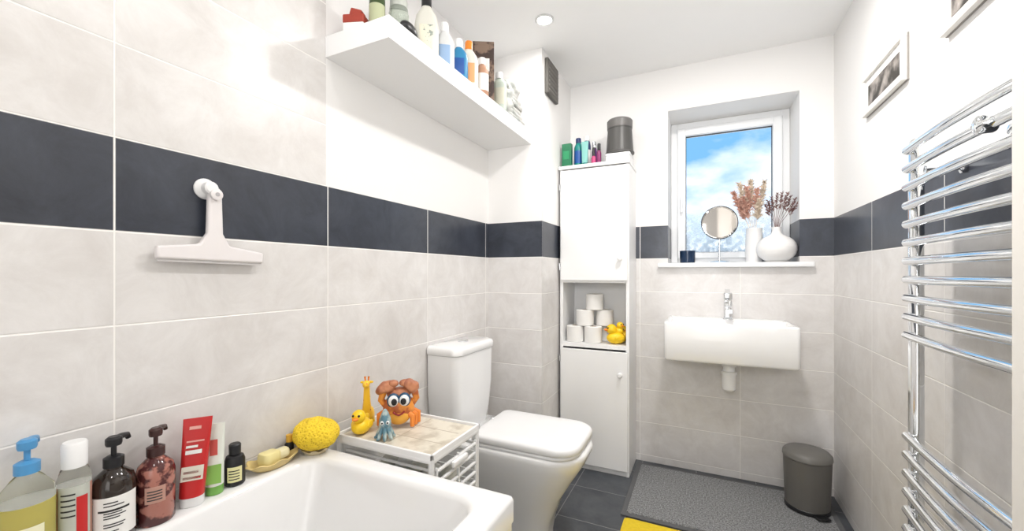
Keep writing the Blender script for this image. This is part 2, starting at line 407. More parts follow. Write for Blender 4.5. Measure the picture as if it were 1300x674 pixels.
def duck(name,loc,rz,s=1.0,body=yellow):
    g=G(name,loc,rz)
    sph('body',.04*s,(0,0,.030*s),body,g,sc=(.85,1.15,.75))
    sph('tail',.018*s,(0,.042*s,.046*s),body,g,sc=(.7,1,.8),rot=(.6,0,0))
    sph('head',.025*s,(0,-.022*s,.072*s),body,g)
    sph('beak_top',.012*s,(0,-.048*s,.070*s),orange,g,sc=(1,1.1,.4))
    sph('beak_bottom',.010*s,(0,-.045*s,.066*s),orange,g,sc=(.9,1,.35))
    for q in(-1,1):
        sph('wing',.022*s,(q*.031*s,.008*s,.034*s),body,g,sc=(.35,1.1,.7))
        sph('eye',.0045*s,(q*.011*s,-.043*s,.080*s),black,g,seg=12,rings=8)
    return g
duck('rubber_duck',(-.462,2.420,ZS),-1.1,1.2)
duck('rubber_duck',(-.440,2.525,ZS),.5,1.0)
duck('rubber_duck',(-.455,2.435,ZS+.052),1.0,.8)

# things on top of the cabinet
def simple_bottle(name,loc,r,h,body,cap,sx=1,sy=1,nr=.4,caph=.03,shoulder=.85,rz=0,label=None):
    g=G(name,loc,rz)
    hb=h-caph
    lathe('body',[(r*.9,0),(r,.004),(r,hb*shoulder*.96),(r*.95,hb*shoulder),(r*nr*1.3,hb*.97),(r*nr,hb)],body,g,sx=sx,sy=sy)
    lathe('cap',[(r*nr*1.25,hb-.001),(r*nr*1.25,h-.004),(r*nr*1.1,h),(0.001,h)],cap,g,sx=min(1,sx),sy=min(1,sx) if sy<1 else 1,seg=24)
    if label: arc('label',r*1.015,hb*.18,hb*.68,math.radians(200),math.radians(380),label,g,sx=sx,sy=sy)
    return g
teal=P('teal_plastic',(0.01,0.22,0.20),.35); navy=P('navy_plastic',(0.015,0.03,0.12),.35); pink=P('pink_plastic',(0.5,.06,.18),.4)
CTZ=CT+.0005
g=G('green_carton',(-.755,2.40,CTZ)); rbox('carton',-.028,.030,-.018,.018,0,.145,.002,.001,P('dark_green_card',(.02,.17,.08),.4),g); box('carton_label',-.018,.018,-.0192,-.0185,.05,.10,green,g)
simple_bottle('mouthwash_bottle',(-.695,2.44,CTZ),.026,.185,teal,navy,label=blue,nr=.5)
simple_bottle('shampoo_bottle',(-.660,2.51,CTZ),.024,.215,navy,wplast,label=wlabel,nr=.6)
g=G('tube_of_cream',(-.645,2.405,CTZ)); loft('tube_body',[rloop(-.018,.018,-.012,.012,.012,.02),rloop(-.020,.020,-.010,.010,.01,.09),rloop(-.022,.022,-.002,.002,.001,.15)],P('mint_tube',(.22,.50,.46),.4),g); lathe('tube_cap',[(.012,0),(.013,.02),(.0125,.021)],teal,g,seg=20)
simple_bottle('nail_varnish_bottle',(-.595,2.42,CTZ),.014,.11,pink,black,caph=.05,nr=.5)
simple_bottle('lotion_bottle',(-.563,2.42,CTZ),.013,.13,P('dark_pink',(.22,.03,.12),.3),black,caph=.04,nr=.6)
simple_bottle('perfume_bottle',(-.610,2.50,CTZ),.016,.17,P('purple_glass',(.15,.05,.2),.2),chrome,caph=.04,nr=.6)
g=G('white_storage_box',(-.445,2.47,CTZ)); rbox('box_body',-.075,.062,-.07,.07,0,.045,.01,.003,wplast,g); rbox('box_lid',-.078,.065,-.073,.073,.045,.058,.012,.004,wplast,g)
g=G('grey_tumbler_bin',(-.450,2.47,CTZ+.0585)); lathe('bin_body',[(.078,0),(.084,.004),(.084,.012),(.079,.016),(.070,.150),(.072,.152),(.072,.160)],darkgrey,g,seg=44)
lathe('bin_cap',[(.073,.158),(.074,.200),(.068,.208),(.001,.210)],P('mid_grey_plastic',(.14,.135,.13),.4),g,seg=44)

# ---------------------------------------------------------------- floating shelf + contents
sh=G('floating_shelf'); box('board',XL+.0005,-.862,.955,BY-.001,1.877,1.947,lam,sh,.0015)
ZF=1.9475
wood=P('red_brown_wood',(.36,.05,.03),.6)
g=G('wooden_trinket_box',(-1.045,1.005,ZF),.35); rbox('box_base',-.035,.035,-.028,.028,0,.035,.004,.002,wlabel,g); rbox('box_top',-.036,.036,-.029,.029,.035,.062,.004,.003,wood,g); box('box_clasp',-.02,.02,-.012,.02,.066,.090,wood,g,.004,rot=(0,.3,0))
glassm=P('clear_glass',(.62,.68,.60),.05,trans=.7,var=.02)
simple_bottle('dark_jar',(-.985,1.035,ZF),.026,.18,P('dark_green_glass',(.05,.08,.03),.15),black,label=P('olive_label',(.45,.48,.30),.5),nr=.8)
simple_bottle('glass_jar',(-.945,1.095,ZF),.034,.150,glassm,P('pale_cap',(.5,.52,.48),.3),nr=.7)
g=G('hair_brush',(-.893,1.085,ZF+.0),.15)
sph('brush_head',.042,(0,0,.026),black,g,sc=(.5,1.1,.6)); tube('brush_handle',[(0,.035,.026),(0,.06,.022),(0,.085,.018)],[.012,.010,.012],black,g)
offw=P('ivory_plastic',(.70,.69,.62),.35)
def det(name,loc,w,dp,h,body,cap,rz,lab,caph=.035):
    g=G(name,loc,rz); hb=h-caph
    loft('body',[rloop(-w*.94,w*.94,-dp*.94,dp*.94,dp*.7,0),rloop(-w,w,-dp,dp,dp*.8,.005),rloop(-w,w,-dp,dp,dp*.8,hb*.62),rloop(-w*.85,w*.85,-dp*.95,dp*.95,dp*.8,hb*.82),rloop(-w*.45,w*.45,-dp*.7,dp*.7,dp*.6,hb*.97),rloop(-w*.38,w*.38,-dp*.6,dp*.6,dp*.55,hb)],body,g,ang=60)
    lathe('cap',[(w*.42,hb-.001),(w*.42,h-.005),(w*.36,h),(.001,h)],cap,g,seg=24)
    rbox('label',-w*.8,w*.8,-dp-.0008,dp+.0008,hb*.12,hb*.62,dp*.6,.0005,lab,g)
    return g
lb1=patt('printed_cream_label',(.80,.76,.62),(.30,.34,.30),55,lo=.55,hi=.60)
pw=P('pearl_plastic',(.68,.69,.69),.3)
det('cleaner_bottle',(-.930,1.230,ZF),.044,.026,.235,offw,black,.6,lb1)
det('bleach_bottle',(-.915,1.325,ZF),.038,.024,.190,pw,wplast,.6,P('pale_blue_label',(.30,.44,.65),.5))
det('spray_refill_bottle',(-.900,1.405,ZF),.036,.022,.165,P('mid_blue_plastic',(.03,.22,.42),.35),wplast,.6,blue)
det('sun_lotion_bottle',(-.905,1.490,ZF),.040,.022,.20,offw,orange,.6,P('orange_label',(.80,.40,.18),.5))
brown=patt('dark_brown_print',(.05,.03,.025),(.22,.15,.11),18,lo=.5,hi=.56)
g=G('brown_carton',(-.945,1.69,ZF),.5); rbox('carton_body',-.050,.050,-.03,.03,0,.30,.002,.001,brown,g); box('carton_sticker',-.028,.028,-.0312,-.0305,.16,.22,wlabel,g)
simple_bottle('pump_lotion_bottle',(-.900,1.595,ZF),.030,.18,P('tan_plastic',(.45,.25,.16),.4),wplast,label=wlabel)
simple_bottle('talc_bottle',(-.900,1.765,ZF),.036,.19,P('pale_green_plastic',(.44,.50,.44),.4),pw,label=P('pale_print',(.55,.55,.45),.5),sx=1.1,sy=.7)
cloth=patt('shaded_white_cloth',(.50,.50,.48),(.30,.32,.30),26,lo=.42,hi=.65,rough=.9,bump=.6)  # white cloth, its grey shadows put into the colour as mottling
g=G('folded_flannels',(-.935,1.925,ZF))
for i in range(5): rbox('flannel_%d'%i,-.075+.006*(i%2),.068-.005*(i%3)-.004*i,-.10+.01*(i%2)+.006*i,.10-.008*(i%3),.001+i*.028,.027+i*.028,.02,.012,cloth,g,rot=(0,0,.05*(i%2)))
sph('loose_cloth',.055,(.0,.0,.175),cloth,g,sc=(1.1,1.4,.8),lump=.5,lf=24)
sph('loose_cloth',.042,(.025,-.06,.095),cloth,g,sc=(.9,1.0,1.5),lump=.55,lf=28)

# extractor vent on boxing
v=G('extractor_vent',(BX,2.215,2.265))
vg=P('vent_grey',(.10,.095,.085),.5)
box('vent_frame',.0005,.022,-.09,.09,-.10,.10,vg,v,.006)
for i in range(7): box('louvre_%d'%i,.018,.026,-.075,.075,-.078+i*.024,-.068+i*.024,P('vent_light',(.16,.15,.14),.5),v,.001,rot=(0,.5,0))

# ---------------------------------------------------------------- towel radiator
r=G('heated_towel_rail')
ryA,ryB=.965,1.508; rx=.540
for nm,y in(('far',ryB),('near',ryA)):
    loft('post_'+nm,[rloop(rx-.015,rx+.015,y-.020,y+.020,.0145,z) for z in(.285,.29,1.525)]+[rloop(rx-.011,rx+.011,y-.016,y+.016,.011,1.534)],chrome,r,ang=50)
zs=[1.5075-.0522*i for i in range(11)]+[.700-.0522*i for i in range(8)]
for i,z in enumerate(zs):
    pts=[]
    for k in range(25):
        q=k/24; pts.append((rx-.017-.012*math.sin(math.pi*q),ryA-.012+(ryB-ryA+.020)*q,z))
    tube('bar_%02d'%i,pts,.0118,chrome,r)
for y in(ryB-.05,ryA+.16):
    for z in(1.44,.42):
        lathe('bracket',[(.018,0),(.018,.006),(.010,.010),(.010,XR-rx-.001),(.001,XR-rx)],chrome,r,loc=(XR-.001,y,z),rot=(0,-math.pi/2,0),seg=20)
lathe('bracket_cap',[(.016,0),(.018,.004),(.018,.026),(.013,.030),(.001,.031)],chrome,r,loc=(rx-.02,ryA+.16,1.455),rot=(0,-math.pi/2,0),seg=24)
for y in(ryB,ryA):
    tube('valve_pipe',[(rx,y,.29),(rx,y,.22),(rx+.01,y,.205),(XR-.001,y,.20)],.010,chrome,r)

# picture frames on right wall
def picture(yc,zc,w,h,pm):
    g=G('picture_frame',(XR-.0005,yc,zc))
    fr=P('white_frame_wood',(.80,.78,.75),.45); e=.012; eg=P('frame_edge_grey',(.30,.28,.26),.5)
    box('frame_backing',-.006,0,-w/2-.001,w/2+.001,-h/2-.001,h/2+.001,eg,g)
    box('frame_top',-.02,-.004,-w/2,w/2,h/2-e,h/2,fr,g,.002); box('frame_bottom',-.02,-.004,-w/2,w/2,-h/2,-h/2+e,fr,g,.002)
    box('frame_left',-.02,-.004,-w/2,-w/2+e,-h/2+e,h/2-e,fr,g,.002); box('frame_right',-.02,-.004,w/2-e,w/2,-h/2+e,h/2-e,fr,g,.002)
    box('mount',-.010,-.005,-w/2+e,w/2-e,-h/2+e,h/2-e,wlabel,g)
    box('photo',-.0115,-.0102,-w/2+e+.03,w/2-e-.03,-h/2+e+.022,h/2-e-.030,pm,g)
pm=patt('monochrome_photo',(.03,.025,.02),(.42,.38,.35),16,lo=.42,hi=.66)
picture(1.955,HC+.72,.37,.155,pm); picture(1.345,HC+.733,.38,.155,pm)

# ---------------------------------------------------------------- squeegee hung on left wall
sq=G('shower_squeegee',(XL,.605,1.2))
wp=P('pale_pink_plastic',(.80,.765,.765),.35,var=.01)
o=[(-.122,.022),(-.122,-.006),(.122,-.012),(.122,.016),(.034,.030),(.018,.060),(.015,.165),(.009,.176),(-.009,.176),(-.015,.165),(-.018,.060),(-.036,.032)]
prismX('squeegee_body',o,.014,.030,wp,sq,.005)
prismX('squeegee_rubber',[(-.119,.0),(-.119,-.012),(.119,-.018),(.119,-.004)],.019,.024,P('grey_rubber',(.6,.58,.58),.5),sq)
lathe('suction_hook',[(.026,.0005),(.026,.004),(.016,.014),(.016,.030),(.012,.034),(.001,.035)],wplast,sq,loc=(0,-.010,.172),rot=(0,math.pi/2,0),seg=32)
lathe('hook_eye',[(.014,0),(.014,.008),(.009,.010),(.001,.010)],wp,sq,loc=(.03,-.002,.157),rot=(0,math.pi/2,0),seg=28)
lathe('hook_hole_shade',[(.005,0),(.005,.002),(.001,.002)],P('shadow_grey',(.45,.43,.44),.6),sq,loc=(.0395,-.002,.157),rot=(0,math.pi/2,0),seg=20)  # solid grey disc, shade of the hole painted as colour

# ---------------------------------------------------------------- bottles on bath rim
def pump(g,h0,mat,nr=.010,head=.030,s=1.0,rz=0.0):
    lathe('pump_collar',[(nr*1.35,h0-.004),(nr*1.35,h0+.014),(nr*.8,h0+.018)],mat,g,seg=24)
    lathe('pump_stem',[(.0038*s,h0+.015),(.0038*s,h0+.040)],mat,g,seg=12)
    lathe('pump_head',[(.010*s,h0+.038),(.011*s,h0+.042),(.011*s,h0+.052),(.007*s,h0+.056),(.001,h0+.056)],mat,g,seg=20)
    c,sn=math.cos(rz),math.sin(rz)
    tube('pump_nozzle',[(0,0,h0+.048),(.02*c,.02*sn,h0+.049),(.036*c,.036*sn,h0+.046),(.040*c,.040*sn,h0+.038)],[.006*s,.0052*s,.0045*s,.004*s],mat,g,seg=12)
def rimg(name,x,y,rz=0): return G(name,(x,y,ZR+.0008),rz)
liq=P('yellow_soap_liquid',(.80,.72,.22),.06,trans=.5,var=.04,ior=1.2)
clr=P('clear_plastic',(.90,.93,.88),.04,trans=.92,var=.01,ior=1.12)
pb=P('blue_pump_plastic',(.08,.30,.58),.3)
g=rimg('hand_soap_bottle',-1.085,.285)
lathe('soap_liquid',[(.030,0),(.033,.004),(.033,.135),(.032,.136)],liq,g,sx=1.0,sy=1.05)
lathe('soap_bottle_shoulder',[(.033,.1362),(.033,.145),(.031,.158),(.018,.178),(.013,.184),(.013,.190)],clr,g,sx=1.0,sy=1.05)
arc('soap_label',.0336,.03,.10,math.radians(-60),math.radians(20),P('soap_label',(.80,.78,.55),.5),g,sy=1.05)
for i in range(4): arc('label_text_%d'%i,.0339,.045+i*.012,.049+i*.012,math.radians(-50),math.radians(0),P('soap_label_text',(.25,.32,.15),.5),g,n=6,sy=1.05)
pump(g,.19,pb,.012,rz=2.6,s=1.15)
g=rimg('clear_shampoo_bottle',-1.085,.345)
lathe('shampoo_liquid',[(.020,0),(.0235,.004),(.0235,.138),(.0230,.139)],P('rosy_liquid',(.66,.34,.26),.1,trans=.3,var=.05,ior=1.25),g)
lathe('shampoo_bottle_shoulder',[(.0235,.1392),(.0235,.150),(.019,.168),(.014,.172)],clr,g)
lathe('bottle_cap',[(.018,.172),(.0185,.215),(.016,.219),(.001,.219)],wplast,g,seg=28)
arc('bottle_label',.0238,.045,.140,math.radians(-80),math.radians(40),P('pale_label',(.52,.54,.48),.5),g)
arc('bottle_label_text',.0241,.035,.12,math.radians(-12),math.radians(28),red,g,n=4)
for i in range(5): arc('label_text_%d'%i,.0242,.125-i*.010,.128-i*.010,math.radians(-65),math.radians(-15),ink,g,n=5)
g=rimg('amber_handwash_bottle',-1.085,.402)
lathe('bottle',[(.031,0),(.034,.004),(.034,.115),(.030,.130),(.017,.142),(.014,.145),(.014,.152)],P('dark_amber_glass',(.020,.012,.008),.1,coat=.5),g)
arc('bottle_label',.0346,.018,.098,math.radians(-95),math.radians(50),wlabel,g,n=24)
for i,(z,a,bb) in enumerate(((.086,-45,-10),(.080,-45,5),(.066,-45,0),(.061,-45,10),(.056,-45,-5),(.044,-45,8),(.039,-45,3),(.030,-45,-8))):
    arc('label_text_%d'%i,.0350,z,z+.0022,math.radians(a),math.radians(bb),ink,g,n=8)
arc('label_band',.0350,.070,.074,math.radians(-60),math.radians(20),ink,g,n=12)
pump(g,.152,black,.012,rz=2.2,s=1.2)
marb=patt('marbled_pink_brown',(.42,.17,.13),(.08,.02,.02),42,kind='noise',rough=.15,lo=.46,hi=.54)
g=rimg('marbled_handwash_bottle',-1.085,.472)
lathe('bottle',[(.031,0),(.0335,.004),(.0335,.108),(.030,.122),(.018,.135),(.014,.139),(.014,.146)],marb,g)
arc('bottle_label',.0339,.050,.085,math.radians(-55),math.radians(5),P('rose_label',(.50,.28,.22),.4),g)
for i in range(4): arc('label_text_%d'%i,.0342,.056+i*.006,.0585+i*.006,math.radians(-48),math.radians(-5),ink,g,n=6)
pump(g,.146,P('dark_brown_plastic',(.05,.02,.018),.25),.012,rz=2.3,s=1.1)
def tubeb(name,x,y,w,h,body,cap,rz,tilt,stripes=(),lean=0.0):
    g=rimg(name,x,y,rz)
    lp=[]
    for q in(0,.15,.4,.7,1.0):
        dp=.019*(1-q)+.0012; ww=w*(.86+.14*q); dx=-tilt*q*h
        lp.append([(p[0]+lean*q*h,p[1]+0+dx,p[2]) for p in rloop(-ww,ww,-dp,dp,dp*.95,.022+(h-.022)*q)])
    loft('tube_body',lp,body,g,ang=50)
    loft('tube_cap',[rloop(-w*.8,w*.8,-.017,.017,.016,0),rloop(-w*.84,w*.84,-.018,.018,.017,.002),rloop(-w*.84,w*.84,-.018,.018,.017,.0225)],cap,g)
    for i,(q0,q1,x0,x1,mm) in enumerate(stripes):
        v=[]
        for q,xx in((q0,x0),(q0,x1),(q1,x1),(q1,x0)):
            dp=.019*(1-q)+.0012+.0012
            v.append((xx*w+lean*q*h,-dp-tilt*q*h,.022+(h-.022)*q))
        mk('print_%d'%i,v,[(0,1,2,3)],mm,g,smooth=False)
    return g
pkp=P('pink_print',(.8,.4,.35),.5)
tubeb('red_face_wash_tube',-1.082,.540,.028,.20,red,wplast,math.radians(52),.0,lean=.06,stripes=((.22,.40,-.75,.75,P('cream_print',(.75,.70,.6),.5)),(.24,.27,-.6,.6,red),(.31,.34,-.6,.4,red),(.55,.60,-.6,.5,wlabel),(.63,.66,-.6,.2,wlabel),(.70,.72,-.6,.6,pkp),(.86,.90,-.5,.3,pkp)))
tubeb('green_gel_tube',-1.088,.592,.022,.172,P('white_green_plastic',(.78,.82,.74),.35),P('lime_plastic',(.18,.42,.08),.35),math.radians(55),.05,stripes=((.05,.35,-.7,.7,P('lime_print',(.25,.5,.10),.4)),(.5,.75,-.35,.35,P('red_print',(.6,.1,.08),.5))))
g=rimg('small_black_bottle',-1.088,.640)
lathe('bottle',[(.020,0),(.0225,.003),(.0225,.062),(.019,.072),(.010,.077)],black,g)
lathe('bottle_cap',[(.013,.077),(.0135,.100),(.011,.103),(.001,.103)],black,g,seg=24)
arc('bottle_label',.0229,.012,.05,math.radians(-75),math.radians(10),P('yellowish_label',(.80,.76,.40),.5),g)
for i in range(4): arc('label_text_%d'%i,.0232,.018+i*.007,.0205+i*.007,math.radians(-65),math.radians(-5),ink,g,n=6)
# soap dish with soap (shell shaped leaf dish)
g=rimg('soap_dish',-1.088,.742,math.radians(86))
dishm=P('straw_ceramic',(.70,.54,.22),.35,var=.2,scale=40)
def dl(sx,sy,z,ri=.0):
    pts=[]
    for i in range(48):
        a=2*math.pi*i/48; w=1+ri*math.cos(8*a); pts.append((sx*w*math.cos(a),sy*w*math.sin(a),z+ri*.06*math.cos(8*a)))
    return pts
loft('dish',[dl(.040,.024,0),dl(.052,.030,.006,.02),dl(.072,.039,.022,.07),dl(.069,.037,.024,.07),dl(.050,.028,.011,.02),dl(.01,.005,.009)],dishm,g,ang=60)
soap=P('yellow_soap',(.82,.72,.34),.35,var=.05)
rbox('soap_bar',-.040,.012,-.022,.020,.012,.046,.014,.008,soap,g,rot=(0,.05,.15))
rbox('soap_bar_small',.008,.046,-.016,.018,.014,.038,.012,.007,P('pale_soap',(.80,.74,.48),.35),g,rot=(0,-.12,-.1))
g=rimg('dropper_bottle',-1.108,.806)
lathe('bottle',[(.011,0),(.0125,.003),(.0125,.035),(.008,.042)],black,g,seg=20); lathe('bottle_cap',[(.009,.042),(.009,.062),(.001,.063)],P('amber_cap',(.7,.4,.05),.4),g,seg=16)
# sponge on its little dish
g=rimg('sponge_tray',-1.062,.858); loft('tray',[dl(.030,.030,0),dl(.042,.040,.014,.06),dl(.040,.038,.014,.06),dl(.02,.02,.004)],P('straw_white',(.74,.64,.42),.4),g,ang=60)
spm=patt('yellow_sponge_foam',(.58,.33,.01),(.93,.66,.04),150,kind='voronoi',rough=.95,lo=.08,hi=.38,bump=1.0)
g=rimg('bath_sponge',-1.058,.856); g.location.z+=.011
sph('sponge',.060,(0,0,.0460),spm,g,sc=(1.10,1.05,.75),lump=.08,lf=40,seg=64,rings=36,rot=(0,.1,.3))

# ---------------------------------------------------------------- plastic drawer trolley
u=G('plastic_drawer_unit')
ux0,ux1,uy0,uy1,uz=-1.07,-.690,.938,1.210,.640
for x in(ux0+.01,ux1-.01):
    for y in(uy0+.01,uy1-.01):
        lathe('post',[(.009,0),(.009,uz-.005)],wplast,u,loc=(x,y,0),seg=16)
rbox('top_tray',ux0,ux1,uy0,uy1,uz-.022,uz-.006,.012,.003,wplast,u)
for a,bb,cc,dd in((ux0,ux1,uy0,uy0+.008),(ux0,ux1,uy1-.008,uy1),(ux0,ux0+.008,uy0,uy1),(ux1-.008,ux1,uy0,uy1)):
    box('tray_lip',a,bb,cc,dd,uz-.010,uz+.006,wplast,u,.002)
inlay=patt('cream_printed_paper',(.74,.69,.58),(.54,.48,.38),17,lo=.46,hi=.64,rough=.35)
box('top_card',ux0+.014,ux1-.014,uy0+.014,uy1-.014,uz-.0065,uz-.0005,inlay,u,.0005)
prn=P('printed_brown_lines',(.48,.41,.32),.5)
for i in range(2): box('print_line_%d'%i,ux0+.03,ux1-.03,uy0+.09+i*.09,uy0+.092+i*.09,uz-.0005,uz-.0001,prn,u)
for i in range(1): box('print_edge_%d'%i,ux0+.19,ux0+.192,uy0+.02,uy1-.02,uz-.0005,uz-.0001,prn,u)
clw=P('frosted_white_plastic',(.86,.87,.86),.25,trans=.3,var=.02)
cols=[green,wlabel,teal,offw,P('mint',(.35,.62,.5),.4),wplast,blue,offw]
for k in range(3):
    z0=uz-.195-k*.195; z1=z0+.155
    box('drawer_floor_%d'%k,ux0+.022,ux1-.006,uy0+.022,uy1-.022,z0,z0+.005,clw,u)
    for j in range(5):
        zz=z0+.012+j*.032
        box('drawer_front_slat',ux1-.008,ux1+.001,uy0+.022,uy1-.022,zz,zz+.008,wplast,u,.002)
        for yy in(uy0+.022,uy1-.026): box('drawer_side_slat',ux0+.022,ux1-.008,yy,yy+.004,zz,zz+.008,wplast,u)
    for yy in(uy0+.022,(uy0+uy1)/2,uy1-.03): box('drawer_front_upright',ux1-.007,ux1+.0015,yy,yy+.006,z0,z1,wplast,u,.001)
    rbox('drawer_handle',ux1,ux1+.012,(uy0+uy1)/2-.04,(uy0+uy1)/2+.04,z1-.03,z1-.012,.004,.003,wplast,u)
    for j in range(5):
        for i2 in range(2):
            x=ux0+.06+.062*j; yy=uy0+.07+.12*i2+random.uniform(-.01,.01)
            sph('drawer_item',.030,(x,yy,z0+.005+.035),cols[(k*3+j*2+i2*3)%8],u,sc=(1,1.3,1.2),lump=.2,lf=30)

# toys on it
TZ=uz+.0002
duck('rubber_duck',(-1.005,.985,TZ),math.radians(20),.85)
g=G('crab_bath_toy',(-.940,1.090,TZ),math.radians(40)); g.scale=(.93,.93,1.03)
cb=patt('crab_orange_brown',(.45,.11,.03),(.85,.33,.05),28,lo=.45,hi=.6,rough=.35)
cbr=patt('crab_brown',(.32,.10,.05),(.58,.24,.12),25,lo=.4,hi=.6,rough=.4,bump=.3)
sph('crab_body',.056,(0,0,.060),cb,g,sc=(1.0,.75,.90))
sph('crab_belly',.040,(0,-.016,.038),P('crab_yellow',(.85,.42,.06),.4),g,sc=(1,.75,.7))
sph('crab_brow',.036,(0,.004,.106),cbr,g,sc=(1.2,.8,.6))
for q in(-1,1):
    sph('claw',.028,(q*.044,-.004,.130),cbr,g,sc=(1.25,.8,.75),lump=.35,lf=40,rot=(0,q*.4,0))
    sph('claw_tip',.015,(q*.020,-.010,.143),cbr,g,sc=(1.3,.8,.8))
    tube('claw_arm',[(q*.045,0,.070),(q*.062,-.002,.090),(q*.054,-.003,.118)],[.012,.012,.014],cb,g)
    sph('eye_white',.018,(q*.019,-.034,.092),wplast,g,sc=(1,.7,1.05))
    sph('eye_ring',.021,(q*.019,-.029,.092),P('navy_eye',(.02,.08,.16),.35),g,sc=(1.08,.6,1.12))
    sph('eye_pupil',.010,(q*.016,-.0455,.091),black,g,sc=(1,.4,1.1))
    for i in range(3):
        a=q*(.034+.008*i); tube('leg',[(a*.9,-.02+.018*i,.045),(a*1.4,-.028+.02*i,.036),(a*1.40,-.032+.02*i,.004)],[.012,.010,.008],P('crab_orange_leg',(.80,.25,.04),.4),g)
tube('mouth',[(-.020,-.042,.058),(-.01,-.045,.051),(0,-.046,.048),(.01,-.045,.051),(.020,-.042,.058)],.003,P('mouth_red',(.3,.02,.02),.4),g)
# giraffe
g=G('giraffe_bath_toy',(-1.045,1.050,TZ),math.radians(35))
gm_=patt('giraffe_spots',(.70,.22,.02),(.95,.58,.03),60,kind='voronoi',lo=.16,hi=.24,rough=.4)
sph('giraffe_body',.03,(0,.012,.032),gm_,g,sc=(.75,1.1,1))
tube('giraffe_neck',[(0,0,.04),(0,-.004,.08),(0,-.006,.125),(0,-.006,.135)],[.017,.012,.010,.010],gm_,g)
sph('giraffe_head',.015,(0,-.014,.142),gm_,g,sc=(.8,1.35,.85))
for q in(-1,1):
    tube('giraffe_horn',[(q*.005,-.004,.15),(q*.006,-.003,.166)],[.002,.0035],orange,g,seg=8)
    sph('giraffe_ear',.006,(q*.014,-.003,.147),yellow,g,sc=(1.3,.5,.7))
    for y in(-.008,.03): lathe('giraffe_leg',[(.008,0),(.007,.03)],yellow,g,loc=(q*.013,y,0),seg=12)
# teal squid toy
g=G('squid_bath_toy',(-.905,.985,TZ),math.radians(40)); g.scale=(.9,.9,.95)
sq1=patt('squid_blue_grey',(.10,.22,.28),(.42,.50,.48),40,lo=.45,hi=.6,rough=.4)
lathe('squid_mantle',[(.012,.035),(.021,.045),(.020,.065),(.012,.085),(.005,.097),(.001,.099)],sq1,g,seg=24)
for i in range(8):
    a=math.pi*2*i/8; tube('squid_arm',[(.010*math.cos(a),.010*math.sin(a),.042),(.022*math.cos(a),.022*math.sin(a),.022),(.028*math.cos(a),.028*math.sin(a),.008),(.036*math.cos(a),.036*math.sin(a),.007)],[.008,.007,.0065,.004],sq1,g,seg=10)
for q in(-1,1): sph('squid_eye',.0065,(q*.009,-.018,.058),wplast,g,sc=(1,.6,1)); sph('squid_pupil',.003,(q*.009,-.0225,.058),black,g,seg=10,rings=6)

# ---------------------------------------------------------------- sill objects
g=G('blue_mug',(-.085,2.70,SZ+.0005))
lathe('mug_body',[(.036,0),(.042,.004),(.044,.075),(.040,.075),(.038,.010),(.001,.008)],P('dark_blue_glaze',(.012,.03,.07),.2),g)
g=G('vanity_mirror',(.088,2.68,SZ+.0005))
lathe('mirror_base',[(.055,0),(.057,.004),(.050,.008),(.010,.012)],chrome,g)
lathe('mirror_stem',[(.0045,.01),(.0045,.15)],chrome,g,seg=12)
lathe('mirror_disc',[(.093,-.004),(.096,0),(.093,.004),(.088,.0045),(.087,.003),(.001,.003)],P('mirror_glass',(.62,.60,.58),.04,1.0,var=.01),g,loc=(0,-.002,.236),rot=(math.pi/2,0,.05),seg=56)
tube('mirror_rim',[(.095*math.cos(a)*math.cos(.05),.095*math.cos(a)*math.sin(.05)-.002,.236+.095*math.sin(a)) for a in [2*math.pi*i/48 for i in range(49)]],.0035,P('dark_metal',(.10,.10,.10),.3,1.0),g,seg=8)
matw=P('matt_white_vase',(.84,.83,.82),.6,var=.02,bump=.1,bscale=50)
JX,JY=.276,2.798; VX,VY=.372,2.682
g=G('white_jug_vase',(JX,JY,SZ+.0005))
lathe('jug_body',[(.036,0),(.042,.004),(.047,.06),(.046,.13),(.042,.19),(.042,.205),(.038,.205),(.038,.13),(.001,.02)],matw,g,cap=False)
def plume(g,base,top,mat,w,n,ln):
    base=Vector(base); top=Vector(top); v=[];f=[]
    ax=(top-base)
    for i in range(n):
        q=random.random()**.8; p=base+ax*(.35+.65*q); a=random.random()*6.283
        dr=(ax.normalized()*(.6+.5*random.random())+Vector((math.cos(a),math.sin(a),0))*(.55+.5*random.random())).normalized()
        l=ln*(.5+.7*random.random())*(1-.35*q); side=dr.cross(Vector((random.random()-.5,random.random()-.5,random.random()-.5))).normalized()*w
        k=len(v); v+=[p-side,p+side,p+dr*l*.55+side*1.0,p+dr*l*.55-side,p+dr*l+Vector((0,0,-l*.2))]
        f+=[(k,k+1,k+2,k+3),(k+3,k+2,k+4)]
    mk('plume',v,f,mat,g,smooth=False)
g=G('dried_pampas',(JX,JY,SZ+.02))
pk=P('dusty_pink_grass',(.74,.46,.37),.9,var=.3,scale=60); pk2=P('cream_grass',(.82,.70,.58),.9,var=.25,scale=60); br=P('plum_brown_grass',(.22,.12,.11),.9,var=.35,scale=60)
for i,(dx,dy,dz,mm) in enumerate(((-.110,-.01,.40,pk),(-.080,-.02,.45,pk2),(-.04,.0,.43,pk),(.01,-.03,.41,pk),(.05,.0,.45,pk2),(-.06,-.04,.36,pk),(.02,-.05,.34,pk2),(-.02,.01,.47,pk2),(-.085,-.01,.35,pk))):
    tp_=(dx,dy-.02,dz); tube('stem_%d'%i,[(0,0,.02),(dx*.25,dy*.25,dz*.5),(dx*.9,dy*.9,dz*.92)],.0014,pk2,g,seg=6)
    plume(g,(dx*.35,dy*.35,dz*.50),tp_,mm,.0030,230,.046)
g=G('round_white_vase',(VX,VY,SZ+.0005))
prof=[(.045,0),(.060,.003)]
for i in range(1,26):
    a=-1.15+ (2.3)*i/26
    prof.append((.098*math.cos(a*.98)*(1+.008*math.cos(i*2.2)),.075+.078*math.sin(a)))
